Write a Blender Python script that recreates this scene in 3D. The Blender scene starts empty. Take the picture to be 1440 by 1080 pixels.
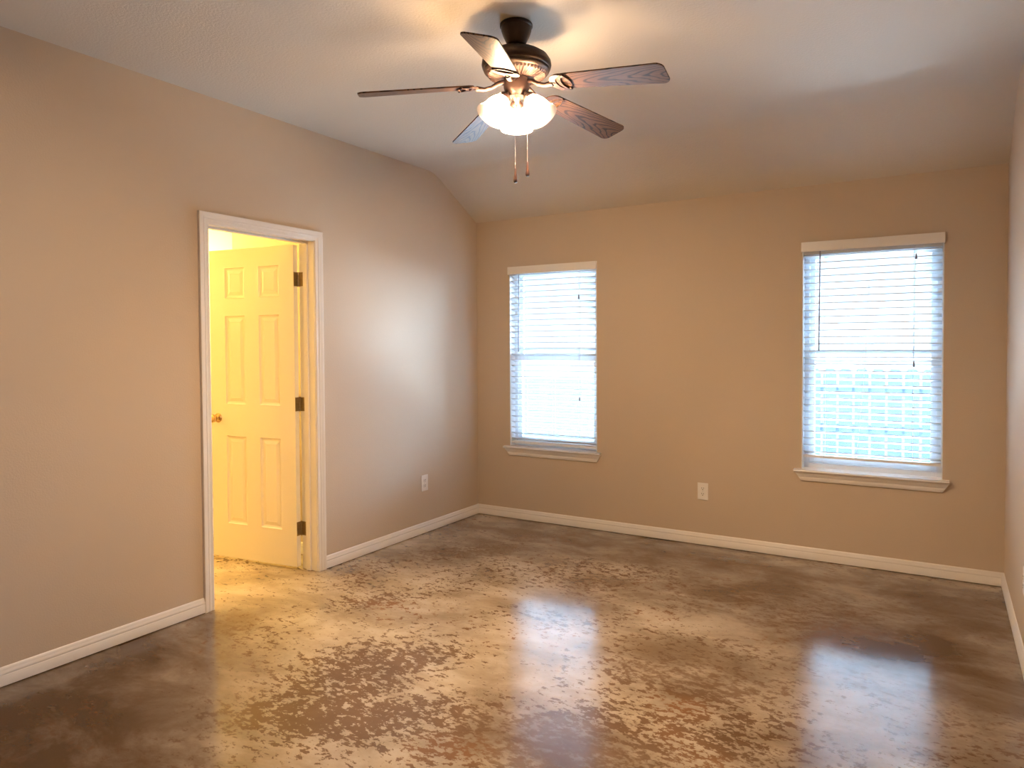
import bpy, bmesh, math, random
from math import pi, sin, cos, radians as RAD
from mathutils import Vector, Matrix, Euler

SC = bpy.context.scene
COL = SC.collection
random.seed(7)

# ------------------------------------------------------------------ camera
cam_d = bpy.data.cameras.new('camera')
cam = bpy.data.objects.new('camera', cam_d)
COL.objects.link(cam)
SC.camera = cam
cam_d.sensor_fit = 'HORIZONTAL'
cam_d.sensor_width = 36.0
cam_d.lens = 987.112 * 36.0 / 1440.0
cam_d.shift_x = -(749.89 - 720.0) / 1440.0
cam_d.shift_y = (511.04 - 540.0) / 1440.0
cam_d.clip_start = 0.02
_r = Vector((0.86365818, 0.50405336, -0.00497656))
_u = Vector((-0.0080477, 0.02365914, 0.99968769))
_f = Vector((-0.50401368, 0.8633484, -0.02448988))
cam.matrix_world = Matrix(((_r.x, _u.x, -_f.x, 3.3806), (_r.y, _u.y, -_f.y, -4.8586),
                           (_r.z, _u.z, -_f.z, 1.4087), (0, 0, 0, 1)))

# ------------------------------------------------------------------ world, exposure
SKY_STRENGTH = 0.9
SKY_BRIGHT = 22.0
SIDE_FILL = 36.0
LOW_FILL = 36.0
LAMP_EMIT = 1280.0
BATH_W = 39.0
w = bpy.data.worlds.new('overcast_sky')
SC.world = w
w.use_nodes = True
wt = w.node_tree
bg = wt.nodes['Background']
_tc = wt.nodes.new('ShaderNodeTexCoord')
_sp = wt.nodes.new('ShaderNodeSeparateXYZ')
wt.links.new(_tc.outputs['Generated'], _sp.inputs[0])


def ramp(v, lo, hi, a_, b_):
    nd = wt.nodes.new('ShaderNodeMapRange')
    nd.interpolation_type = 'SMOOTHSTEP'
    wt.links.new(v, nd.inputs['Value'])
    for nm, val in zip(('From Min', 'From Max', 'To Min', 'To Max'), (lo, hi, a_, b_)):
        nd.inputs[nm].default_value = val
    return nd.outputs[0]


# added glow below to light the ceiling, soft haze at the horizon, overcast sky above
_gr = ramp(_sp.outputs['Z'], -0.42, -0.26, LOW_FILL, 0.0)
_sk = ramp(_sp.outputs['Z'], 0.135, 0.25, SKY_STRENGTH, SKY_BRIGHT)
# added glow outside the view to light the left wall, off to the right of the house
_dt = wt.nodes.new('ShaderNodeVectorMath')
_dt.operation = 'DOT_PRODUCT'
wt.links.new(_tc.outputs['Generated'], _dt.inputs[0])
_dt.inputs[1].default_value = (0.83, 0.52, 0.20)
_lb = ramp(_dt.outputs['Value'], 0.62, 0.97, 0.0, SIDE_FILL)
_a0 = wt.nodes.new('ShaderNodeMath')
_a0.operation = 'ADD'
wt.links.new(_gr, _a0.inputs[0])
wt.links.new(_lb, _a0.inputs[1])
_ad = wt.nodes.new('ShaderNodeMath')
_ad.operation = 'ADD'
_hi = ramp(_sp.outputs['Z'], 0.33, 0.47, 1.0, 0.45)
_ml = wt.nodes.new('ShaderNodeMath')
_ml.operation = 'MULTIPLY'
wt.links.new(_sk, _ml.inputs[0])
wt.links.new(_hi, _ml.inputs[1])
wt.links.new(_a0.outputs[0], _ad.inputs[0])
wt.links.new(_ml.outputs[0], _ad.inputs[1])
_mc = wt.nodes.new('ShaderNodeMix')
_mc.data_type = 'RGBA'
wt.links.new(ramp(_sp.outputs['Z'], 0.12, 0.25, 0.0, 1.0), _mc.inputs[0])
_mc.inputs[6].default_value = (0.62, 0.80, 1.0, 1)
_mc.inputs[7].default_value = (0.44, 0.69, 1.0, 1)
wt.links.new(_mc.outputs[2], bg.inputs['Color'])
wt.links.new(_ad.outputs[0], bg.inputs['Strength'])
vs = SC.view_settings
vs.view_transform = 'Standard'
vs.look = 'None'
vs.gamma = 1.0
vs.use_curve_mapping = False
vs.exposure = 1.25

# room measures (metres): left wall x=0, back wall y=0, floor z=0
W = 3.697          # right wall
YF = -5.45         # wall behind the camera
ZC = 2.7445        # flat ceiling
YS = -0.563        # where the ceiling starts to slope
ZB = 2.44          # back wall height
TL = 0.125         # left wall thickness
SLOPE = (ZC - ZB) / -YS
WIN = [(0.320, 1.105, 2.052), (2.582, 3.384, 2.074)]   # x0, x1, valance top
ZS = 0.596         # stool top
ZH = 2.045         # top of the window openings


def portal(name, x0, x1):
    l = bpy.data.lights.new(name, 'AREA')
    l.shape = 'RECTANGLE'
    l.size = x1 - x0
    l.size_y = ZH - ZS
    l.cycles.is_portal = True
    o = bpy.data.objects.new(name, l)
    COL.objects.link(o)
    o.location = ((x0 + x1) / 2, 0.20, (ZS + ZH) / 2)
    o.rotation_euler = (RAD(-90), 0, 0)
    return o


for _x0, _x1, _z in WIN:
    portal('window_portal', _x0, _x1)


# ------------------------------------------------------------------ node helpers
class NT:
    def __init__(self, name):
        self.m = bpy.data.materials.new(name)
        self.m.use_nodes = True
        self.t = self.m.node_tree
        self.b = self.t.nodes['Principled BSDF']

    def n(self, typ, **kw):
        nd = self.t.nodes.new(typ)
        for k, v in kw.items():
            if k in nd.inputs and not hasattr(nd, k):
                nd.inputs[k].default_value = v
            elif hasattr(nd, k):
                setattr(nd, k, v)
            else:
                nd.inputs[k].default_value = v
        return nd

    def l(self, a, b):
        self.t.links.new(a, b)

    def math(self, op, a, b=None, clamp=False):
        nd = self.t.nodes.new('ShaderNodeMath')
        nd.operation = op
        nd.use_clamp = clamp
        for i, v in enumerate((a, b)):
            if v is None:
                continue
            if isinstance(v, (int, float)):
                nd.inputs[i].default_value = v
            else:
                self.l(v, nd.inputs[i])
        return nd.outputs[0]

    def smooth(self, v, lo, hi, a=0.0, b=1.0):
        nd = self.t.nodes.new('ShaderNodeMapRange')
        nd.interpolation_type = 'SMOOTHSTEP'
        self.l(v, nd.inputs['Value'])
        nd.inputs['From Min'].default_value = lo
        nd.inputs['From Max'].default_value = hi
        nd.inputs['To Min'].default_value = a
        nd.inputs['To Max'].default_value = b
        return nd.outputs[0]

    def mix(self, f, a, b):
        nd = self.t.nodes.new('ShaderNodeMix')
        nd.data_type = 'RGBA'
        if isinstance(f, (int, float)):
            nd.inputs[0].default_value = f
        else:
            self.l(f, nd.inputs[0])
        for i, v in ((6, a), (7, b)):
            if isinstance(v, tuple):
                nd.inputs[i].default_value = (*v, 1)
            else:
                self.l(v, nd.inputs[i])
        return nd.outputs[2]

    def coord(self, scale=(1, 1, 1), kind='Object', loc=(0, 0, 0), rot=(0, 0, 0)):
        tc = self.t.nodes.new('ShaderNodeTexCoord')
        mp = self.t.nodes.new('ShaderNodeMapping')
        mp.inputs['Scale'].default_value = scale
        mp.inputs['Location'].default_value = loc
        mp.inputs['Rotation'].default_value = rot
        self.l(tc.outputs[kind], mp.inputs['Vector'])
        return mp.outputs[0]

    def noise(self, vec, scale, detail=4, rough=0.5, dist=0.0, out='Fac'):
        nd = self.t.nodes.new('ShaderNodeTexNoise')
        self.l(vec, nd.inputs['Vector'])
        nd.inputs['Scale'].default_value = scale
        nd.inputs['Detail'].default_value = detail
        nd.inputs['Roughness'].default_value = rough
        nd.inputs['Distortion'].default_value = dist
        return nd.outputs[out]

    def bump(self, h, strength=0.2, dist=0.005):
        nd = self.t.nodes.new('ShaderNodeBump')
        nd.inputs['Strength'].default_value = strength
        nd.inputs['Distance'].default_value = dist
        self.l(h, nd.inputs['Height'])
        self.l(nd.outputs[0], self.b.inputs['Normal'])


def plain(name, col, rough=0.5, metal=0.0, spec=0.5, vary=0.0, vscale=20):
    k = NT(name)
    k.b.inputs['Roughness'].default_value = rough
    k.b.inputs['Metallic'].default_value = metal
    k.b.inputs['Specular IOR Level'].default_value = spec
    if vary:
        f = k.noise(k.coord(), vscale, 3)
        c2 = tuple(c * (1 - vary) for c in col)
        k.l(k.mix(f, col, c2), k.b.inputs['Base Color'])
    else:
        k.b.inputs['Base Color'].default_value = (*col, 1)
    return k.m


def paint(name, col, bump=0.25, scale=130):
    k = NT(name)
    v = k.coord(kind='Object')
    big = k.noise(v, 1.3, 3)
    c = k.mix(big, tuple(x * 1.02 for x in col), tuple(x * 0.97 for x in col))
    k.l(c, k.b.inputs['Base Color'])
    k.b.inputs['Roughness'].default_value = 0.62
    k.b.inputs['Specular IOR Level'].default_value = 0.3
    k.bump(k.noise(v, scale, 3, 0.55), bump, 0.003)
    return k.m


M = {}
M['wall'] = paint('beige_wall_paint', (0.60, 0.49, 0.385))
M['ceil'] = paint('ceiling_paint', (0.68, 0.61, 0.525), 0.6, 90)
M['trim'] = plain('white_trim_paint', (0.82, 0.78, 0.75), 0.35, vary=0.04, vscale=6)
M['door'] = plain('white_door_paint', (0.82, 0.76, 0.66), 0.4)
M['vinyl'] = plain('white_vinyl', (0.80, 0.82, 0.84), 0.35)
M['slat'] = plain('white_blind_slat', (0.64, 0.66, 0.68), 0.5)
M['valance'] = plain('white_valance', (0.85, 0.82, 0.79), 0.45)
M['cord'] = plain('white_cord', (0.62, 0.62, 0.64), 0.7)
M['wand'] = plain('grey_wand', (0.22, 0.21, 0.25), 0.4)
M['bronze'] = plain('dark_bronze', (0.035, 0.022, 0.016), 0.38, 0.75, vary=0.25, vscale=40)
M['bronze_lit'] = plain('dark_bronze_lamplit', (0.062, 0.033, 0.026), 0.42, 0.5, vary=0.3, vscale=30)  # lighter copy of the dark bronze, lamplight put into the colour
M['brass'] = plain('antique_brass', (0.40, 0.29, 0.14), 0.38, 0.7, vary=0.4, vscale=60)
M['knob'] = plain('polished_brass', (0.62, 0.46, 0.26), 0.2, 1.0)
M['plate'] = plain('white_outlet_plastic', (0.80, 0.77, 0.74), 0.4)
M['slot'] = plain('dark_slot', (0.03, 0.02, 0.02), 0.6)
M['fob'] = plain('dark_wood_fob', (0.05, 0.02, 0.014), 0.35)
M['chain'] = plain('bead_chain', (0.36, 0.29, 0.24), 0.4, 0.8)
M['bathfloor'] = plain('bathroom_floor', (0.55, 0.42, 0.27), 0.3, vary=0.2, vscale=5)
M['grass'] = plain('dry_pale_lawn', (0.085, 0.094, 0.092), 0.95, spec=0.0, vary=0.3, vscale=9)
M['fence'] = plain('weathered_cedar', (0.035, 0.05, 0.07), 0.85, spec=0.1, vary=0.35, vscale=8)
M['stucco'] = plain('pale_siding', (0.80, 0.82, 0.82), 0.8, vary=0.06, vscale=4)


def glass_mat():
    k = NT('window_glass')
    t = k.t
    tr = t.nodes.new('ShaderNodeBsdfTransparent')
    tr.inputs[0].default_value = (0.93, 0.96, 0.96, 1)
    gl = t.nodes.new('ShaderNodeBsdfGlossy')
    gl.inputs['Roughness'].default_value = 0.02
    fr = t.nodes.new('ShaderNodeFresnel')
    fr.inputs['IOR'].default_value = 1.45
    mx = t.nodes.new('ShaderNodeMixShader')
    t.links.new(fr.outputs[0], mx.inputs[0])
    t.links.new(tr.outputs[0], mx.inputs[1])
    t.links.new(gl.outputs[0], mx.inputs[2])
    t.links.new(mx.outputs[0], t.nodes['Material Output'].inputs['Surface'])
    return k.m


M['glass'] = glass_mat()


def shade_mat():
    k = NT('frosted_glass')
    t = k.t
    tr = t.nodes.new('ShaderNodeBsdfTransparent')
    tr.inputs[0].default_value = (1, 0.97, 0.93, 1)
    tl = t.nodes.new('ShaderNodeBsdfTranslucent')
    tl.inputs[0].default_value = (0.92, 0.88, 0.82, 1)
    gl = t.nodes.new('ShaderNodeBsdfGlossy')
    gl.inputs['Roughness'].default_value = 0.3
    m1 = t.nodes.new('ShaderNodeMixShader')
    m1.inputs[0].default_value = 0.93
    m2 = t.nodes.new('ShaderNodeMixShader')
    m2.inputs[0].default_value = 0.05
    t.links.new(tr.outputs[0], m1.inputs[1])
    t.links.new(tl.outputs[0], m1.inputs[2])
    t.links.new(m1.outputs[0], m2.inputs[1])
    t.links.new(gl.outputs[0], m2.inputs[2])
    t.links.new(m2.outputs[0], t.nodes['Material Output'].inputs['Surface'])
    return k.m


M['shade'] = shade_mat()
_k = NT('lit_bulb')
_k.b.inputs['Base Color'].default_value = (0.9, 0.9, 0.9, 1)
_k.b.inputs['Emission Color'].default_value = (1.0, 0.70, 0.42, 1)
_k.b.inputs['Emission Strength'].default_value = LAMP_EMIT
M['bulb'] = _k.m


def wood_mat():
    k = NT('dark_oak_blade')
    sep = k.t.nodes.new('ShaderNodeSeparateXYZ')
    k.l(k.coord(), sep.inputs[0])
    n1 = k.noise(k.coord(scale=(3.0, 12, 12)), 1.0, 3, 0.5)
    yy = k.math('ADD', sep.outputs['Y'], k.math('MULTIPLY', k.math('SUBTRACT', n1, 0.55), 0.05))
    par = k.math('MULTIPLY', k.math('POWER', k.math('MULTIPLY', k.math('ABSOLUTE', yy), 24.0), 1.5), 1.1)
    t = k.math('ADD', k.math('SUBTRACT', par, k.math('MULTIPLY', sep.outputs['X'], 7.0)), k.math('MULTIPLY', n1, 2.0))
    wave = k.math('SINE', k.math('MULTIPLY', t, 12.0))
    ring = k.smooth(wave, -1.0, -0.35)
    fib = k.noise(k.coord(scale=(7, 190, 190)), 1.5, 4, 0.6)
    g = k.math('MULTIPLY', ring, k.smooth(fib, 0.3, 0.6, 0.55, 1.0))
    k.l(k.mix(g, (0.022, 0.010, 0.005), (0.16, 0.080, 0.040)), k.b.inputs['Base Color'])
    k.b.inputs['Roughness'].default_value = 0.42
    k.b.inputs['Specular IOR Level'].default_value = 0.25
    return k.m


M['wood'] = wood_mat()


def floor_mat():
    k = NT('stained_concrete')
    v = k.coord()
    warp = k.noise(v, 1.1, 3, 0.5, out='Color')
    va = k.t.nodes.new('ShaderNodeVectorMath')
    va.operation = 'MULTIPLY_ADD'
    k.l(warp, va.inputs[0])
    va.inputs[1].default_value = (0.55, 0.55, 0)
    k.l(v, va.inputs[2])
    vw = va.outputs[0]

    def blob(x, y, rx, ry, rot=0.0):
        mp = k.t.nodes.new('ShaderNodeMapping')
        mp.vector_type = 'TEXTURE'
        mp.inputs['Location'].default_value = (x + 0.27, y + 0.27, 0)
        mp.inputs['Rotation'].default_value = (0, 0, rot)
        mp.inputs['Scale'].default_value = (rx, ry, 1)
        k.l(vw, mp.inputs['Vector'])
        g = k.t.nodes.new('ShaderNodeTexGradient')
        g.gradient_type = 'SPHERICAL'
        k.l(mp.outputs[0], g.inputs['Vector'])
        return k.smooth(g.outputs['Fac'], 0.0, 0.85)

    def total(lst):
        acc = None
        for s, *a in lst:
            t = k.math('MULTIPLY', blob(*a), s)
            acc = t if acc is None else k.math('ADD', acc, t)
        return acc

    # where the brown stain took (positive) and where it is pale (negative)
    stain = total([
        (0.30, 1.25, -2.55, 0.75, 0.34, 0.9), (0.22, 0.62, -2.10, 0.5, 0.2, 0.7),
        (0.26, 1.45, -3.05, 0.7, 0.40, 0.2), (0.34, 2.15, -2.72, 0.6, 0.40, 0),
        (0.28, 2.45, -1.98, 0.46, 0.30, 0.3), (0.14, 2.62, -0.98, 0.75, 0.30, -0.3),
        (0.24, 2.7, -2.35, 0.55, 0.42, 0), (0.20, 0.42, -1.05, 0.55, 0.28, 0.9),
        (0.12, 1.75, -1.35, 0.35, 0.5, 0), (0.26, 1.75, -2.85, 0.5, 0.25, 0.2),
        (-0.16, 0.95, -1.95, 0.5, 0.28, 0.8), (-0.16, 0.25, -2.15, 0.5, 0.35, 0),
        (-0.12, 1.80, -2.05, 0.4, 0.45, 0), (-0.2, 3.2, -1.80, 0.6, 0.4, 0),  # pale blob by the right wall paints in the window reflection
        (-0.12, 1.2, -1.55, 0.5, 0.35, 0.5), (-0.3, 0.2, -3.2, 0.9, 0.55, 0.9),
        (-0.25, 1.7, -0.35, 2.4, 0.5, 0), (-0.25, 3.45, -0.9, 0.6, 1.0, 0)])
    dark = total([
        (0.75, 0.35, -3.45, 1.15, 0.95, 0.6), (0.55, 0.10, -2.75, 0.5, 0.65, 0), (0.4, 1.0, -3.6, 0.9, 0.5, 0),
        (0.62, 1.8, -0.30, 2.8, 0.65, 0), (0.62, 3.5, -1.1, 0.85, 1.5, 0),
        (0.6, 2.65, -1.0, 1.15, 0.62, -0.3), (0.55, 2.2, -2.75, 0.65, 0.45, 0),
        (0.5, 0.50, -1.0, 0.7, 0.45, 0.8), (0.45, 2.5, -1.85, 0.75, 0.6, 0.3),
        (0.35, 1.75, -1.3, 0.5, 0.5, 0), (0.4, 3.1, -2.6, 0.7, 0.6, 0)])

    rag = k.noise(k.coord(scale=(1, 1.55, 1), rot=(0, 0, 0.5)), 17.0, 9, 0.68, 0.2)
    fine = k.noise(k.coord(scale=(1, 1.7, 1), rot=(0, 0, 0.5)), 42, 6, 0.62)
    mid = k.noise(k.coord(rot=(0, 0, 0.4)), 1.7, 5, 0.55, 0.6)
    rf = k.math('ADD', k.math('MULTIPLY', rag, 0.66), k.math('MULTIPLY', fine, 0.34))
    rf = k.math('ADD', rf, k.math('MULTIPLY', k.math('SUBTRACT', mid, 0.5), 0.30))
    rf = k.math('ADD', rf, k.math('MULTIPLY', k.math('MINIMUM', stain, 0.34), 0.20))
    # soft, cloudy stain under the sharp flakes
    cloud = k.noise(k.coord(scale=(1, 1.6, 1), rot=(0, 0, -0.35)), 2.2, 9, 0.66, 0.3)
    light = k.mix(k.smooth(cloud, 0.32, 0.68), (0.28, 0.207, 0.140), (0.52, 0.425, 0.33))
    dk = k.math('MULTIPLY', dark, k.smooth(cloud, 0.25, 0.8, 1.35, 0.7), True)
    light = k.mix(dk, light, (0.085, 0.041, 0.012))
    brown = k.mix(mid, (0.095, 0.044, 0.017), (0.17, 0.082, 0.032))
    brown = k.mix(k.smooth(cloud, 0.35, 0.7), k.mix(0.4, brown, (0.04, 0.02, 0.009)), brown)
    hue = k.noise(v, 1.3, 2)
    brown = k.mix(k.smooth(hue, 0.55, 0.7), brown, (0.21, 0.085, 0.028))
    sharp = k.smooth(rf, 0.535, 0.570)
    soft = k.smooth(rf, 0.47, 0.63)
    sharpness = k.math('SUBTRACT', 1.0, k.smooth(dark, 0.15, 0.5, 0.0, 0.75))
    flake = k.math('ADD', k.math('MULTIPLY', sharp, sharpness),
                   k.math('MULTIPLY', k.math('MULTIPLY', soft, k.math('SUBTRACT', 1.0, sharpness)), 0.7))
    base = k.mix(k.math('MULTIPLY', flake, 0.88), light, brown)
    grit = k.noise(v, 190, 3, 0.6)
    base = k.mix(k.smooth(grit, 0.60, 0.75, 0, 0.25), base, (0.12, 0.07, 0.04))
    k.l(base, k.b.inputs['Base Color'])
    k.l(k.smooth(cloud, 0.2, 0.8, 0.13, 0.21), k.b.inputs['Roughness'])
    k.b.inputs['Specular IOR Level'].default_value = 0.5
    h = k.math('ADD', k.math('MULTIPLY', k.noise(v, 5, 4, 0.5), 1.0), k.math('MULTIPLY', flake, 0.05))
    k.bump(h, 0.12, 0.004)
    return k.m


M['floor'] = floor_mat()


# ------------------------------------------------------------------ mesh helpers
def box(bm, x0, x1, y0, y1, z0, z1, bevel=0.0, mat=None):
    vs_ = [bm.verts.new((x, y, z)) for x in (x0, x1) for y in (y0, y1) for z in (z0, z1)]
    idx = [(0, 1, 3, 2), (4, 6, 7, 5), (0, 4, 5, 1), (2, 3, 7, 6), (0, 2, 6, 4), (1, 5, 7, 3)]
    fs = [bm.faces.new([vs_[i] for i in f]) for f in idx]
    if bevel:
        es = list({e for f in fs for e in f.edges})
        r = bmesh.ops.bevel(bm, geom=es, offset=bevel, segments=2, profile=0.7, affect='EDGES')
        vs_ = list({v for f in r['faces'] for v in f.verts})
    if mat is not None:
        bmesh.ops.transform(bm, matrix=mat, verts=[v for v in vs_ if v.is_valid])
    return vs_


def prism(bm, pts, axis, a, b):
    """extrude closed 2D outline along an axis; pts are (p,q) in the other two axes, in xyz order"""
    def mk(p, q, t):
        return {'x': (t, p, q), 'y': (p, t, q), 'z': (p, q, t)}[axis]
    A = [bm.verts.new(mk(p, q, a)) for p, q in pts]
    B = [bm.verts.new(mk(p, q, b)) for p, q in pts]
    n = len(pts)
    bm.faces.new(A)
    bm.faces.new(B[::-1])
    for i in range(n):
        bm.faces.new((A[i], B[i], B[(i + 1) % n], A[(i + 1) % n]))
    return A + B


def lathe(bm, prof, seg=32, mat=None, cap=True):
    """revolve (r,z) about z"""
    rings = []
    new = []
    for r, z in prof:
        if r < 1e-6:
            ring = [bm.verts.new((0, 0, z))]
        else:
            ring = [bm.verts.new((r * cos(2 * pi * i / seg), r * sin(2 * pi * i / seg), z)) for i in range(seg)]
        rings.append(ring)
        new += ring
    for a, b in zip(rings, rings[1:]):
        for i in range(seg):
            j = (i + 1) % seg
            if len(a) == 1 and len(b) == 1:
                continue
            if len(a) == 1:
                bm.faces.new((a[0], b[i], b[j]))
            elif len(b) == 1:
                bm.faces.new((a[i], b[0], a[j]))
            else:
                bm.faces.new((a[i], b[i], b[j], a[j]))
    if cap:
        for ring in (rings[0], rings[-1]):
            if len(ring) > 1:
                bm.faces.new(ring)
    if mat is not None:
        bmesh.ops.transform(bm, matrix=mat, verts=new)
    return new


def tube(bm, pts, r, seg=8):
    pts = [Vector(p) for p in pts]
    rr = r if isinstance(r, (list, tuple)) else [r] * len(pts)
    rings = []
    up = Vector((0.13, 0.31, 0.94)).normalized()
    for i, p in enumerate(pts):
        d = (pts[min(i + 1, len(pts) - 1)] - pts[max(i - 1, 0)]).normalized()
        s = d.cross(up)
        if s.length < 1e-3:
            s = d.cross(Vector((1, 0, 0)))
        s.normalize()
        t = d.cross(s)
        rings.append([bm.verts.new(p + rr[i] * (cos(2 * pi * k / seg) * s + sin(2 * pi * k / seg) * t)) for k in range(seg)])
    for a, b in zip(rings, rings[1:]):
        for k in range(seg):
            bm.faces.new((a[k], a[(k + 1) % seg], b[(k + 1) % seg], b[k]))
    bm.faces.new(rings[0][::-1])
    bm.faces.new(rings[-1])


def obj(name, bm, mat, parent=None, smooth=None, bevel=None):
    bmesh.ops.recalc_face_normals(bm, faces=bm.faces[:])
    me = bpy.data.meshes.new(name)
    bm.to_mesh(me)
    bm.free()
    me.materials.append(mat)
    o = bpy.data.objects.new(name, me)
    COL.objects.link(o)
    if parent is not None:
        o.parent = parent
    if smooth:
        me.polygons.foreach_set('use_smooth', [True] * len(me.polygons))
        me.set_sharp_from_angle(angle=RAD(smooth))
    if bevel:
        m = o.modifiers.new('bevel', 'BEVEL')
        m.width = bevel
        m.segments = 2
        m.limit_method = 'ANGLE'
    return o


def struct(name, bm, mat, parent=None, **kw):
    o = obj(name, bm, mat, parent, **kw)
    if parent is None:
        o['kind'] = 'structure'
    return o


def thing(name, label, cat, loc=(0, 0, 0), rotz=0, group=None):
    o = bpy.data.objects.new(name, None)
    COL.objects.link(o)
    o.empty_display_size = 0.1
    o.location = loc
    o.rotation_euler = (0, 0, rotz)
    o['label'] = label
    o['category'] = cat
    if group:
        o['group'] = group
    return o


# ------------------------------------------------------------------ room shell
DY0, DY1, DZ = -2.4895, -1.7685, 2.066     # door jamb faces
JT = 0.018                                  # jamb thickness

bm = bmesh.new()
box(bm, -0.001, W + 0.12, YF - 0.12, 0.14, -0.12, 0.0)
struct('floor', bm, M['floor'])

bm = bmesh.new()
box(bm, -TL, 0, YF, DY0 - JT, 0, ZC)
box(bm, -TL, 0, DY0 - JT, DY1 + JT, DZ + JT, ZC)
box(bm, -TL, 0, DY1 + JT, YS, 0, ZC)
prism(bm, [(YS, 0), (0.0, 0), (0.0, ZB), (YS, ZC)], 'x', -TL, 0)
struct('wall_left', bm, M['wall'])

bm = bmesh.new()
ZTOP = 2.46
xs = [-TL, WIN[0][0], WIN[0][1], WIN[1][0], WIN[1][1], W + 0.12]
for i in range(5):
    if i in (1, 3):
        box(bm, xs[i], xs[i + 1], 0, 0.14, 0, ZS - 0.02)
        box(bm, xs[i], xs[i + 1], 0, 0.14, ZH, ZB)
    else:
        box(bm, xs[i], xs[i + 1], 0, 0.14, 0, ZB)
struct('wall_back', bm, M['wall'])

bm = bmesh.new()
prism(bm, [(YF, 0), (0, 0), (0, ZB), (YS, ZC), (YF, ZC)], 'x', W, W + 0.12)
struct('wall_right', bm, M['wall'])

bm = bmesh.new()
box(bm, -TL, W + 0.12, YF - 0.12, YF, 0, ZC)
struct('wall_front', bm, M['wall'])

bm = bmesh.new()
low = [(YF - 0.12, ZC), (YS - 0.07, ZC)]
for t in (0.25, 0.5, 0.75):
    yy = YS - 0.07 + 0.14 * t
    low.append((yy, ZC - SLOPE * 0.14 * t * t / 2))
low += [(YS + 0.07, ZC - SLOPE * 0.07), (0.14, ZC - SLOPE * (0.14 - YS))]
up = [(0.14, ZC - SLOPE * (0.14 - YS) + 0.1), (YS + 0.02, ZC + 0.1), (YF - 0.12, ZC + 0.1)]
prism(bm, low + up, 'x', -TL, W + 0.12)
struct('ceiling', bm, M['ceil'], smooth=20)

# baseboards: one moulded profile (offset from wall, height)
BB = [(0, 0.0045), (0.014, 0.0045), (0.0145, 0.046), (0.012, 0.050), (0.0135, 0.054), (0.013, 0.060),
      (0.009, 0.066), (0.0085, 0.070), (0.0065, 0.078), (0.003, 0.0815), (0, 0.082)]


def base_run(name, axis, a, b, wall, sgn):
    b_ = bmesh.new()
    pts = [(wall + sgn * o_, z) for o_, z in BB]
    prism(b_, pts, axis, a, b)
    return struct(name, b_, M['trim'], smooth=35)


CW = 0.059
base_run('baseboard_left', 'y', YF, DY0 - CW, 0.0, 1)
base_run('baseboard_left', 'y', DY1 + CW, -0.001, 0.0, 1)
base_run('baseboard_back', 'x', 0.001, W - 0.001, 0.0, -1)
base_run('baseboard_right', 'y', YF, -0.001, W, -1)
base_run('baseboard_front', 'x', 0.015, W - 0.015, YF, 1)

# door lining with stop
bm = bmesh.new()
box(bm, -TL - 0.002, 0.002, DY0 - JT, DY0, 0.002, DZ, 0.0015)
box(bm, -TL - 0.002, 0.002, DY1, DY1 + JT, 0.002, DZ, 0.0015)
box(bm, -TL - 0.002, 0.002, DY0 - JT, DY1 + JT, DZ, DZ + JT, 0.0015)
box(bm, -0.085, -0.050, DY0, DY0 + 0.011, 0.002, DZ - 0.011, 0.002)
box(bm, -0.085, -0.050, DY1 - 0.011, DY1, 0.002, DZ - 0.011, 0.002)
box(bm, -0.085, -0.050, DY0, DY1, DZ - 0.011, DZ, 0.002)
struct('trim_1', bm, M['trim'])

# fluted colonial casing: profile (distance from opening, projection)
CP = [(0.000, 0.0), (0.000, 0.009), (0.006, 0.0115), (0.010, 0.010), (0.020, 0.0105), (0.024, 0.0135),
      (0.030, 0.0145), (0.033, 0.0128), (0.037, 0.0142), (0.046, 0.0165), (0.054, 0.0175), (0.0575, 0.016), (0.0585, 0.0)]


def casing(name, x_face, sgn):
    b_ = bmesh.new()
    rv = 0.005
    corners = lambda d: [(DY0 - rv - d, 0.001), (DY0 - rv - d, DZ + rv + d), (DY1 + rv + d, DZ + rv + d), (DY1 + rv + d, 0.001)]
    rows = []
    for d, h in CP:
        rows.append([b_.verts.new((x_face + sgn * h, y, z)) for y, z in corners(d)])
    n = len(rows)
    for i in range(n):
        a, c = rows[i], rows[(i + 1) % n]
        for j in range(3):
            b_.faces.new((a[j], a[j + 1], c[j + 1], c[j]))
    b_.faces.new([r[0] for r in rows])
    b_.faces.new([r[3] for r in rows][::-1])
    return struct(name, b_, M['trim'], smooth=25)


casing('trim_2', 0.0, 1)
casing('trim_3', -TL, -1)

# ------------------------------------------------------------------ bathroom beyond the door
BX0, BX1, BY0, BY1, BZ = -2.15, -TL, -3.5, -1.55, 2.44
bm = bmesh.new()
box(bm, BX0 - 0.1, -0.001, BY0 - 0.1, -0.5, -0.12, -0.0005)
struct('floor_bathroom', bm, M['floor'])
bm = bmesh.new()
box(bm, -1.07, BX1, BY1, BY1 + 0.1, 0, BZ)
box(bm, -1.07, -0.97, BY1 + 0.1, -0.5, 0, BZ)
struct('wall_bathroom_side', bm, M['wall'])
bm = bmesh.new()
box(bm, BX0 - 0.1, BX0, BY0 - 0.1, -0.5, 0, BZ)
struct('wall_bathroom_far', bm, M['wall'])
bm = bmesh.new()
box(bm, BX0, BX1, BY0 - 0.1, BY0, 0, BZ)
struct('wall_bathroom_near', bm, M['wall'])
bm = bmesh.new()
box(bm, BX0, -0.97, -0.5, -0.4, 0, BZ)
struct('wall_bathroom_end', bm, M['wall'])
bm = bmesh.new()
box(bm, BX0 - 0.1, BX1, BY0 - 0.1, -0.4, BZ, BZ + 0.1)
struct('ceiling_bathroom', bm, M['ceil'])
base_run('baseboard_bathroom', 'x', -1.07, BX1 - 0.02, BY1, -1)
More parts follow.
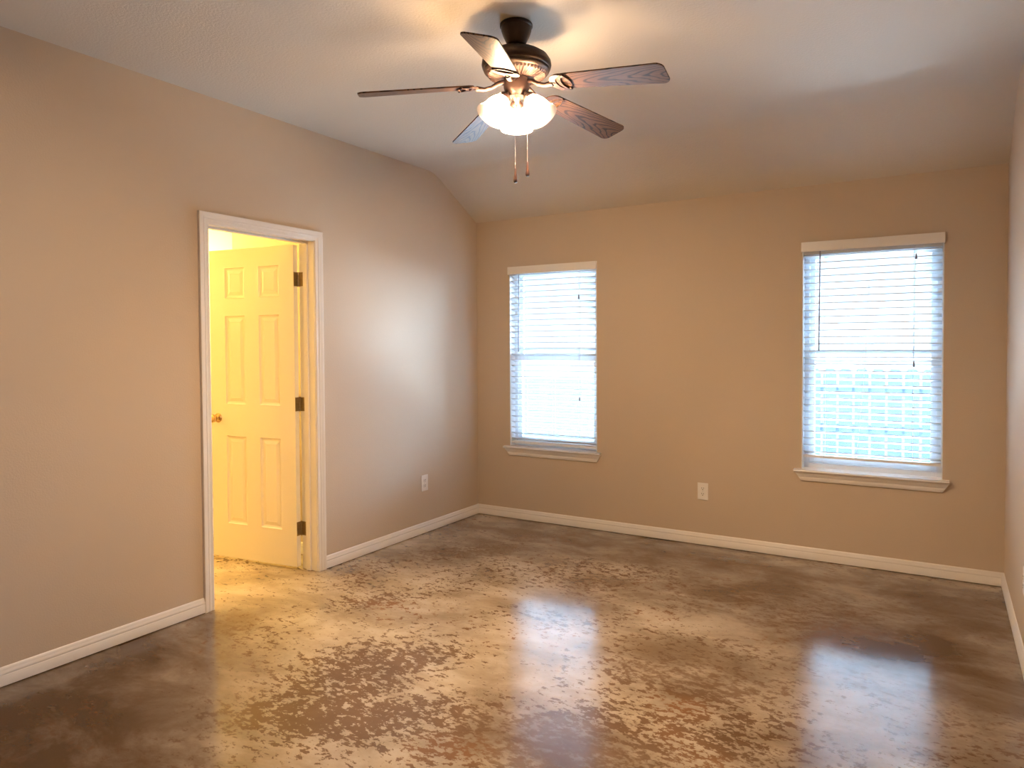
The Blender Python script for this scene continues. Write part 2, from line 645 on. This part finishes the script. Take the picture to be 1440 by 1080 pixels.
base_run('baseboard_bathroom', 'y', BY0, -0.5, BX0, 1)


def bulb_light(name, loc, watts, col, rad):
    l = bpy.data.lights.new(name, 'POINT')
    l.energy = watts
    l.color = col
    l.shadow_soft_size = rad
    o = bpy.data.objects.new(name, l)
    COL.objects.link(o)
    o.location = loc
    return o


for _x, _y, _k in ((-1.98, -1.76, 1.4), (-1.98, -2.05, 0.4), (-1.98, -2.5, 0.4), (-1.78, -1.0, 0.75)):
    bulb_light('bathroom_light', (_x, _y, 2.05), BATH_W * _k, (1.0, 0.74, 0.20), 0.05)  # the last one is an added alcove light brightening the far wall

# ------------------------------------------------------------------ the door leaf
DW, DH, DT = 0.705, 2.028, 0.035
bm = bmesh.new()
cols = [(0.115, 0.291), (0.402, 0.578)]     # from the hinge side
rows = [(0.222, 0.812), (1.012, 1.600), (1.706, 1.912)]
us = sorted({0.0, DW, *[c for p in cols for c in p]})
zs = sorted({0.0, DH, *[c for p in rows for c in p]})


def door_face(bm, v, s):
    def V(u, z, d=0.0):
        return bm.verts.new((-u, v - s * d, z))
    for i in range(len(us) - 1):
        for j in range(len(zs) - 1):
            u0, u1, z0, z1 = us[i], us[i + 1], zs[j], zs[j + 1]
            panel = (u0, u1) in cols and (z0, z1) in rows
            if not panel:
                bm.faces.new([V(u0, z0), V(u1, z0), V(u1, z1), V(u0, z1)])
                continue
            steps = [(0, 0), (0.004, -0.001), (0.010, 0.006), (0.018, 0.0085), (0.024, 0.0085), (0.046, 0.0025), (0.049, 0.0035)]
            prev = None
            for o_, d in steps:
                ring = [V(u0 + o_, z0 + o_, d), V(u1 - o_, z0 + o_, d), V(u1 - o_, z1 - o_, d), V(u0 + o_, z1 - o_, d)]
                if prev:
                    for q in range(4):
                        bm.faces.new((prev[q], prev[(q + 1) % 4], ring[(q + 1) % 4], ring[q]))
                prev = ring
            bm.faces.new(prev)


door_face(bm, -0.006 - DT, -1)
door_face(bm, -0.006, 1)
for u_ in (0, DW):
    bm.faces.new([bm.verts.new(p) for p in ((-u_, -0.006, 0), (-u_, -0.006 - DT, 0), (-u_, -0.006 - DT, DH), (-u_, -0.006, DH))])
for z_ in (0, DH):
    bm.faces.new([bm.verts.new(p) for p in ((0, -0.006, z_), (0, -0.006 - DT, z_), (-DW, -0.006 - DT, z_), (-DW, -0.006, z_))])
bmesh.ops.remove_doubles(bm, verts=bm.verts[:], dist=0.0002)
door = struct('door_1', bm, M['door'])
door.location = (-TL - 0.012, DY1 - 0.003, 0.022)
door.rotation_euler = (0, 0, RAD(7.5))
DOOR_U0 = 0.003


def knob(name, side):
    b_ = bmesh.new()
    prof = [(0.0, 0.0), (0.031, 0.0), (0.032, 0.003), (0.029, 0.008), (0.014, 0.011), (0.011, 0.016), (0.011, 0.026),
            (0.016, 0.032), (0.0255, 0.040), (0.0275, 0.049), (0.025, 0.057), (0.016, 0.062), (0.0, 0.0635)]
    R = Matrix.Rotation(RAD(90) if side < 0 else RAD(-90), 4, 'X')
    y = -0.006 - DT if side < 0 else -0.006
    lathe(b_, prof, 28, Matrix.Translation((-(DW - 0.06), y, 0.922)) @ R)
    return obj(name, b_, M['knob'], door, smooth=40)


kn = knob('door_knob', -1)
kn['label'] = 'polished brass knob'
knob('door_knob', 1)
# three butt hinges, leaves folded from door edge to jamb
for zc in (1.835, 1.048, 0.259):
    zl = zc - 0.020
    b_ = bmesh.new()
    box(b_, -0.0005, 0.0018, -0.040, -0.004, zl - 0.044, zl + 0.044, 0.0008)          # leaf on the door edge
    Rj = Matrix.Translation((0.002, 0.0, 0)) @ Matrix.Rotation(-RAD(7.5), 4, 'Z')
    box(b_, 0.006, 0.042, -0.0005, 0.0018, zl - 0.044, zl + 0.044, 0.0008, mat=Rj)    # leaf on the jamb
    for q in range(5):
        z0 = zl - 0.046 + q * 0.0184
        lathe(b_, [(0.0, z0), (0.0058, z0), (0.0058, z0 + 0.0176), (0.0, z0 + 0.0176)], 12, Matrix.Translation((0.0025, 0.0, 0)))
    for dz in (-0.028, 0.0, 0.028):
        lathe(b_, [(0.0, 0), (0.004, 0), (0.003, 0.0012), (0, 0.0014)], 10,
              Matrix.Translation((0.0018, -0.022 - (0.006 if dz else -0.004), zl + dz)) @ Matrix.Rotation(RAD(90), 4, 'Y'))
    h = obj('hinge', b_, M['brass'], door, smooth=40)
    h['label'] = 'antique brass hinge'

# ------------------------------------------------------------------ windows
def window(idx, x0, x1):
    FR = 0.035
    b_ = bmesh.new()
    y0, y1 = 0.075, 0.135
    zb, zt = ZS - 0.012, ZH
    box(b_, x0, x0 + FR, y0, y1, zb, zt, 0.002)
    box(b_, x1 - FR, x1, y0, y1, zb, zt, 0.002)
    box(b_, x0 + FR, x1 - FR, y0, y1, zt - FR, zt, 0.002)
    box(b_, x0 + FR, x1 - FR, y0, y1, zb, zb + 0.045, 0.002)
    root = struct('window_%d' % idx, b_, M['vinyl'])
    zm = 1.315
    for nm, za, zb2, yy in (('upper_sash', zm - 0.018, zt - FR, 0.108), ('lower_sash', zb + 0.045, zm + 0.018, 0.084)):
        b_ = bmesh.new()
        s = 0.032
        box(b_, x0 + FR, x0 + FR + s, yy, yy + 0.024, za, zb2, 0.002)
        box(b_, x1 - FR - s, x1 - FR, yy, yy + 0.024, za, zb2, 0.002)
        box(b_, x0 + FR + s, x1 - FR - s, yy, yy + 0.024, za, za + 0.036, 0.002)
        box(b_, x0 + FR + s, x1 - FR - s, yy, yy + 0.024, zb2 - 0.036, zb2, 0.002)
        sash = obj(nm, b_, M['vinyl'], root)
        b_ = bmesh.new()
        box(b_, x0 + FR + s - 0.004, x1 - FR - s + 0.004, yy + 0.010, yy + 0.014, za + 0.032, zb2 - 0.032)
        obj('glass_pane', b_, M['glass'], sash)
    # returns lining the opening
    b_ = bmesh.new()
    box(b_, x0, x0 + 0.006, 0.002, 0.075, ZS, ZH)
    box(b_, x1 - 0.006, x1, 0.002, 0.075, ZS, ZH)
    box(b_, x0, x1, 0.002, 0.075, ZH - 0.006, ZH)
    obj('window_return', b_, M['vinyl'], root)
    # stool and apron
    b_ = bmesh.new()
    prof = [(-0.042, ZS - 0.004), (-0.045, ZS - 0.010), (-0.042, ZS - 0.016), (-0.036, ZS - 0.019), (0, ZS - 0.019), (0.076, ZS - 0.019), (0.076, ZS), (-0.038, ZS)]
    prism(b_, [(p, z) for p, z in prof if p <= 0.0] + [(0.0, ZS)], 'x', x0 - 0.043, x1 + 0.036)
    box(b_, x0, x1, 0, 0.076, ZS - 0.019, ZS)
    obj('window_stool', b_, M['trim'], root, smooth=30)
    b_ = bmesh.new()
    prof = [(0, ZS - 0.019), (-0.030, ZS - 0.019), (-0.029, ZS - 0.027), (-0.024, ZS - 0.036), (-0.020, ZS - 0.044), (-0.0165, ZS - 0.050),
            (-0.0175, ZS - 0.055), (-0.015, ZS - 0.066), (-0.013, ZS - 0.074), (-0.009, ZS - 0.077), (0, ZS - 0.077)]
    L = []
    for xe, sg in ((x0, -1), (x1, 1)):
        L.append([b_.verts.new((xe + sg * (0.036 - 0.036 * (ZS - 0.019 - z) / 0.058), p, z)) for p, z in prof])
    n = len(prof)
    for i in range(n):
        b_.faces.new((L[0][i], L[0][(i + 1) % n], L[1][(i + 1) % n], L[1][i]))
    b_.faces.new(L[0])
    b_.faces.new(L[1][::-1])
    obj('window_apron', b_, M['trim'], root, smooth=30)


def blind(x0, x1, ztop, label, wandx, wand_z, tassels, gap, slant):
    root = thing('window_blind', label, 'window blind', ((x0 + x1) / 2, 0.0, ztop), 0, 'white horizontal blinds on the back wall')
    hw = (x1 - x0) / 2
    yc = 0.034
    b_ = bmesh.new()
    box(b_, -hw - 0.004, hw + 0.003, -0.020, -0.012, -0.062, 0.0, 0.002)
    box(b_, -hw - 0.004, -hw - 0.0005, -0.012, -0.001, -0.062, 0.0, 0.001)
    box(b_, hw + 0.0005, hw + 0.003, -0.012, -0.001, -0.062, 0.0, 0.001)
    obj('valance', b_, M['valance'], root)
    zt = ZH - 0.007 - ztop
    b_ = bmesh.new()
    box(b_, -hw + 0.008, hw - 0.008, 0.008, 0.060, zt - 0.045, zt, 0.003)
    obj('headrail', b_, M['slat'], root)
    zbot = ZS + gap - ztop                     # bottom rail underside
    ztp = zt - 0.060
    n = 30
    pitch = (ztp - (zbot + 0.034)) / (n - 1)
    tilt = -RAD(18)
    b_ = bmesh.new()
    for i in range(n):
        z = zbot + 0.034 + i * pitch
        top, bot = [], []
        m = 6
        for q in range(m + 1):
            s = -0.025 + 0.05 * q / m
            crown = 0.0022 * (1 - (s / 0.025) ** 2)
            yy = s * cos(tilt) - crown * sin(tilt)
            zz = s * sin(tilt) + crown * cos(tilt)
            top.append((yc + yy, z + zz + 0.0026))
            bot.append((yc + yy, z + zz - 0.0026))
        prism(b_, top + bot[::-1], 'x', -hw + 0.010, hw - 0.010)
    obj('slats', b_, M['slat'], root, smooth=40)
    b_ = bmesh.new()
    box(b_, -hw + 0.010, hw - 0.010, yc - 0.025, yc + 0.025, zbot, zbot + 0.016, 0.003)
    obj('bottom_rail', b_, M['valance'], root)
    # ladder cords: front and back strings at three places
    for k_, fx in enumerate((-0.66, 0.0, 0.60)):
        b_ = bmesh.new()
        dx = slant if k_ == 1 else 0.0
        for yy in (yc - 0.027, yc + 0.027):
            tube(b_, [(fx * hw, yy, zt - 0.045), (fx * hw + dx * 0.3, yy, (zt + zbot) / 2), (fx * hw + dx, yy, zbot + 0.004)], 0.0009, 5)
        obj('ladder_cord', b_, M['cord'], root)
    b_ = bmesh.new()
    wz = wand_z - ztop
    tube(b_, [(wandx, 0.000, -0.05), (wandx, -0.002, -0.075), (wandx - 0.004, -0.004, wz + 0.02), (wandx - 0.004, -0.004, wz)], [0.002, 0.0040, 0.0040, 0.0046], 8)
    obj('tilt_wand', b_, M['wand'], root, smooth=40)
    for tx, tz in tassels:
        b_ = bmesh.new()
        tube(b_, [(tx, 0.000, -0.055), (tx - 0.003, -0.003, (tz - ztop - 0.05) / 2), (tx - 0.005, -0.004, tz - ztop + 0.03)], 0.0012, 6)
        c = obj('lift_cord', b_, M['cord'], root, smooth=60)
        b_ = bmesh.new()
        lathe(b_, [(0.0, 0.036), (0.003, 0.035), (0.0045, 0.025), (0.0075, 0.006), (0.0075, 0.0), (0.0, 0.0)], 12,
              Matrix.Translation((tx - 0.005, -0.004, tz - ztop)))
        obj('tassel', b_, M['wand'], c, smooth=40)
    return root


for i, (x0, x1, zt_) in enumerate(WIN):
    window(i + 1, x0, x1)
blind(WIN[0][0], WIN[0][1], WIN[0][2], 'white slatted blind on the smaller-looking window near the left corner', -0.30, 1.365,
      [(0.247, 1.77), (0.252, 0.985)], 0.022, 0.0)
blind(WIN[1][0], WIN[1][1], WIN[1][2], 'white slatted blind with slanting middle cord on the window beside the right wall', -0.292, 1.37,
      [(0.258, 1.925), (0.250, 1.27)], 0.075, -0.075)

# ------------------------------------------------------------------ electrical outlets
def outlet(label, loc, rotz):
    """plate lies in the local xz plane and faces local -y"""
    root = thing('electrical_outlet', label, 'outlet', loc, rotz, 'white duplex outlets low on the walls')
    b_ = bmesh.new()
    box(b_, -0.0375, 0.0375, -0.0055, -0.0003, -0.060, 0.060, 0.0025)
    obj('cover_plate', b_, M['plate'], root)
    for s in (1, -1):
        zc = s * 0.0195
        b_ = bmesh.new()
        pts = []
        for q in range(24):
            a = 2 * pi * q / 24
            pts.append((0.0172 * cos(a), zc + max(-0.0142, min(0.0142, 0.0172 * sin(a)))))
        prism(b_, pts, 'y', -0.0075, -0.0045)
        r = obj('receptacle', b_, M['plate'], root)
        b_ = bmesh.new()
        box(b_, -0.0078, -0.0052, -0.0080, -0.0070, zc - 0.001, zc + 0.0085)
        box(b_, 0.0052, 0.0078, -0.0080, -0.0070, zc, zc + 0.0080)
        lathe(b_, [(0, 0), (0.0032, 0), (0.0032, 0.001), (0, 0.001)], 12, Matrix.Translation((0, -0.0070, zc - 0.007)) @ Matrix.Rotation(RAD(90), 4, 'X'))
        obj('socket_slots', b_, M['slot'], r)
    b_ = bmesh.new()
    lathe(b_, [(0, 0), (0.0035, 0), (0.0028, 0.0012), (0, 0.0015)], 12, Matrix.Translation((0, -0.0055, 0)) @ Matrix.Rotation(RAD(90), 4, 'X'))
    obj('screw', b_, M['cord'], root)
    return root


outlet('white duplex outlet on the back wall between the two windows', (1.926, 0, 0.380), 0)
outlet('white duplex outlet on the left wall between the door and the corner', (0, -0.711, 0.380), RAD(90))
outlet('white outlet plate on the right wall, cut by the photo edge', (W, -1.172, 0.375), RAD(-90))

# ------------------------------------------------------------------ ceiling fan
FX, FY = 1.840, -2.3456
fan = thing('ceiling_fan', 'dark bronze ceiling fan with five wooden blades and three lit glass shades', 'ceiling fan', (FX, FY, ZC))
Z = lambda z: z - ZC
bm = bmesh.new()
lathe(bm, [(0.0, 0.0), (0.066, 0.0), (0.068, -0.004), (0.068, -0.012), (0.064, -0.016), (0.062, -0.030), (0.055, -0.050), (0.046, -0.068),
           (0.040, -0.080), (0.036, -0.084), (0.027, -0.086), (0.024, -0.080), (0.0, -0.080)], 40)
obj('canopy', bm, M['bronze'], fan, smooth=35)
bm = bmesh.new()
lathe(bm, [(0.0, -0.075), (0.013, -0.075), (0.013, -0.118), (0.0, -0.118)], 20)
obj('downrod', bm, M['bronze'], fan, smooth=35)
bm = bmesh.new()
lathe(bm, [(0.0, -0.108), (0.020, -0.108), (0.030, -0.114), (0.075, -0.117), (0.110, -0.124), (0.132, -0.138), (0.143, -0.155), (0.145, -0.170),
           (0.142, -0.182), (0.137, -0.186), (0.138, -0.191), (0.135, -0.197), (0.128, -0.203), (0.122, -0.206), (0.0, -0.206)], 64)
motor = obj('motor_housing', bm, M['bronze'], fan, smooth=40)
# ribbed vent dish underneath
bm = bmesh.new()
N = 48
ra, rb = 0.058, 0.124
ring = []
for i in range(N * 4):
    a = 2 * pi * i / (N * 4)
    hgt = 0.004 if i % 4 in (1, 2) else 0.0
    ring.append((a, hgt))
rows_ = []
for r_, zb in ((0.126, -0.204), (0.118, -0.211), (0.095, -0.219), (0.072, -0.226), (0.058, -0.228)):
    amp = 0.0 if r_ in (0.126, 0.058) else 1.0
    rows_.append([bm.verts.new((r_ * cos(a), r_ * sin(a), zb - amp * h_)) for a, h_ in ring])
for a_, b_ in zip(rows_, rows_[1:]):
    for i in range(len(ring)):
        j = (i + 1) % len(ring)
        bm.faces.new((a_[i], a_[j], b_[j], b_[i]))
bm.faces.new(rows_[-1])
obj('vent_ribs', bm, M['bronze_lit'], motor)

bm = bmesh.new()
lathe(bm, [(0.0, -0.222), (0.050, -0.222), (0.054, -0.228), (0.054, -0.262), (0.050, -0.275), (0.044, -0.288), (0.040, -0.292), (0.036, -0.300), (0.020, -0.306),
           (0.016, -0.312), (0.010, -0.318), (0.008, -0.326), (0.0, -0.328)], 36)
obj('switch_housing', bm, M['bronze_lit'], fan, smooth=35)

# blades and their arms share one mesh each
TH0, PITCH, DROOP = 0.0366, RAD(-12.5), RAD(6.3)
R0, R1 = 0.178, 0.648
bm = bmesh.new()


def blade_outline():
    pts = []
    hw0, hw1, rc0, rc1 = 0.050, 0.066, 0.030, 0.030
    # root end, rounded; tip with softly rounded corners
    for q in range(9):
        a = pi / 2 + (pi / 2) * q / 8
        pts.append((R0 + rc0 + rc0 * cos(a), hw0 - rc0 + rc0 * sin(a)))
    for q in range(9):
        a = pi + (pi / 2) * q / 8
        pts.append((R0 + rc0 + rc0 * cos(a), -hw0 + rc0 + rc0 * sin(a)))
    for q in range(9):
        a = -pi / 2 + (pi / 2) * q / 8
        pts.append((R1 - rc1 + rc1 * cos(a), -hw1 + rc1 + rc1 * sin(a)))
    for q in range(9):
        a = (pi / 2) * q / 8
        pts.append((R1 - rc1 + rc1 * cos(a), hw1 - rc1 + rc1 * sin(a)))
    return pts


prism(bm, blade_outline(), 'z', -0.003, 0.003)
blade0 = obj('fan_blade', bm, M['wood'], fan, bevel=0.0012)
ZHUB = Z(2.497)


def place_arm_child(o, k):
    o.location = (0, 0, ZHUB)
    o.rotation_mode = 'XYZ'
    m = Matrix.Rotation(TH0 + k * 2 * pi / 5, 4, 'Z') @ Matrix.Rotation(DROOP, 4, 'Y') @ Matrix.Rotation(PITCH, 4, 'X')
    o.rotation_euler = m.to_euler('XYZ')


# cast arm: strap from the hub plus an open crescent plate under the blade root
bm = bmesh.new()


def flat_ring(bm, outer, inner, z0, z1):
    n = len(outer)
    A = [[bm.verts.new((*p, z)) for p in ring] for ring in (outer, inner) for z in (z0, z1)]
    o0, o1, i0, i1 = A
    for q in range(n):
        r_ = (q + 1) % n
        bm.faces.new((o0[q], o0[r_], i0[r_], i0[q]))
        bm.faces.new((o1[q], i1[q], i1[r_], o1[r_]))
        bm.faces.new((o0[q], o1[q], o1[r_], o0[r_]))
        bm.faces.new((i0[q], i0[r_], i1[r_], i1[q]))


cx = 0.206
outer, inner = [], []
for q in range(40):
    a = 2 * pi * q / 40
    outer.append((cx + 0.046 * cos(a), 0.056 * sin(a)))
    inner.append((cx + 0.012 + 0.031 * cos(a), 0.043 * sin(a)))
flat_ring(bm, outer, inner, -0.0085, -0.0032)
# inner crescent rib with two screw bosses
out2, in2 = [], []
for q in range(21):
    a = pi / 2 + pi * q / 20
    out2.append((cx + 0.030 + 0.036 * cos(a), 0.052 * sin(a)))
for q in range(21):
    a = pi * 1.5 - pi * q / 20
    out2.append((cx + 0.036 + 0.030 * cos(a), 0.047 * sin(a)))
prism(bm, out2, 'z', -0.0105, -0.0032)
for sx, sy in ((cx + 0.030, 0.044), (cx + 0.030, -0.044), (cx - 0.030, 0.0)):
    lathe(bm, [(0, -0.0032), (0.006, -0.0032), (0.006, -0.011), (0.003, -0.0125), (0, -0.0125)], 12, Matrix.Translation((sx, sy, 0)))
tube(bm, [(0.045, 0, 0.014), (0.075, 0, 0.010), (0.105, 0, -0.006), (0.135, 0, -0.012), (0.170, 0, -0.007)], [0.010, 0.009, 0.0085, 0.009, 0.012], 10)
arm0 = obj('blade_arm', bm, M['bronze_lit'], fan, smooth=40)
place_arm_child(blade0, 0)
place_arm_child(arm0, 0)
for k in range(1, 5):
    for src in (blade0, arm0):
        c = src.copy()
        COL.objects.link(c)
        c.parent = fan
        place_arm_child(c, k)

# light kit: three tilted bell shades
SH_PROF = [(0.021, 0.000), (0.024, -0.006), (0.034, -0.018), (0.043, -0.034), (0.049, -0.052), (0.053, -0.070), (0.058, -0.086), (0.066, -0.099),
           (0.069, -0.104)]
SH_IN = [(0.066, -0.104), (0.063, -0.099), (0.055, -0.086), (0.050, -0.070), (0.046, -0.052), (0.040, -0.034), (0.031, -0.019), (0.020, -0.008), (0.0, -0.006)]
for ang in (121.5, 1.5, -118.5):
    a = RAD(ang)
    d = Vector((cos(a), sin(a), 0))
    neck = d * 0.060 + Vector((0, 0, Z(2.432)))
    R = Matrix.Rotation(a, 4, 'Z') @ Matrix.Rotation(RAD(-34), 4, 'Y')
    Mx = Matrix.Translation(neck) @ R
    bm = bmesh.new()
    lathe(bm, SH_PROF, 36, Mx, cap=False)
    sh = obj('lamp_shade', bm, M['shade'], fan, smooth=50)
    sh['label'] = 'glowing frosted glass shade'
    bm = bmesh.new()
    lathe(bm, [(0.0, 0.002), (0.010, 0.002), (0.011, -0.020), (0.017, -0.030), (0.0235, -0.042), (0.026, -0.054), (0.0235, -0.066), (0.015, -0.075), (0.0, -0.079)], 20, Mx)
    obj('light_bulb', bm, M['bulb'], sh, smooth=60)
    bm = bmesh.new()
    lathe(bm, [(0.0, 0.022), (0.012, 0.022), (0.017, 0.018), (0.025, 0.008), (0.0265, 0.0), (0.0265, -0.009), (0.0245, -0.009), (0.0235, 0.001), (0.0, 0.003)], 28, Mx)
    p0 = d * 0.030 + Vector((0, 0, Z(2.462)))
    p2 = Mx @ Vector((0, 0, 0.018))
    p1 = (p0 + p2) / 2 + Vector((0, 0, 0.006))
    tube(bm, [p0, p1, p2], [0.010, 0.009, 0.011], 10)
    for q in range(3):
        aa = 2 * pi * q / 3 + 0.5
        tube(bm, [Mx @ Vector((0.024 * cos(aa), 0.024 * sin(aa), -0.004)), Mx @ Vector((0.034 * cos(aa), 0.034 * sin(aa), -0.004))], 0.0028, 8)
    obj('shade_holder', bm, M['bronze_lit'], fan, smooth=40)

for (px, py, zt_, zfob) in ((0.014, -0.036, 2.455, 2.081), (0.051, -0.001, 2.455, 2.110)):
    bm = bmesh.new()
    tube(bm, [(px, py, Z(zt_)), (px, py, Z(zfob + 0.06))], 0.0008, 5)
    z = Z(zt_)
    while z > Z(zfob + 0.062):
        lathe(bm, [(0, 0.0014), (0.0012, 0.0007), (0.0012, -0.0007), (0, -0.0014)], 6, Matrix.Translation((px, py, z)))
        z -= 0.0045
    ch = obj('pull_chain', bm, M['chain'], fan, smooth=60)
    bm = bmesh.new()
    lathe(bm, [(0, 0.062), (0.0028, 0.060), (0.0035, 0.050), (0.0058, 0.030), (0.0085, 0.012), (0.0085, 0.006), (0.006, 0.001), (0, 0.0)], 16,
          Matrix.Translation((px, py, Z(zfob))))
    obj('pull_fob', bm, M['fob'], ch, smooth=40)

# ------------------------------------------------------------------ outside the windows
bm = bmesh.new()
box(bm, -14, 14, 2.9, 24, -0.22, -0.12)
g = struct('ground', bm, M['grass'])
fence = thing('privacy_fence', 'grey picket fence outdoors, seen through the slats of the right window', 'fence', (3.0, 3.2, -0.12))
random.seed(3)
bm = bmesh.new()
x = -1.5
while x < 3.2:
    h_ = 1.27
    prism(bm, [(x, 0.03), (x + 0.128, 0.03), (x + 0.128, h_ - 0.03), (x + 0.10, h_), (x + 0.028, h_), (x, h_ - 0.03)], 'y', 0.0, 0.018)
    x += 0.155
obj('pickets', bm, M['fence'], fence)
bm = bmesh.new()
for zr in (0.2, 0.6, 1.0):
    box(bm, -1.5, 3.2, 0.018, 0.056, zr, zr + 0.085)
obj('rails', bm, M['fence'], fence)
for px in (-1.2, 1.0, 3.0):
    bm = bmesh.new()
    box(bm, px, px + 0.09, 0.056, 0.146, 0.0, 1.25, 0.004)
    obj('post', bm, M['fence'], fence)
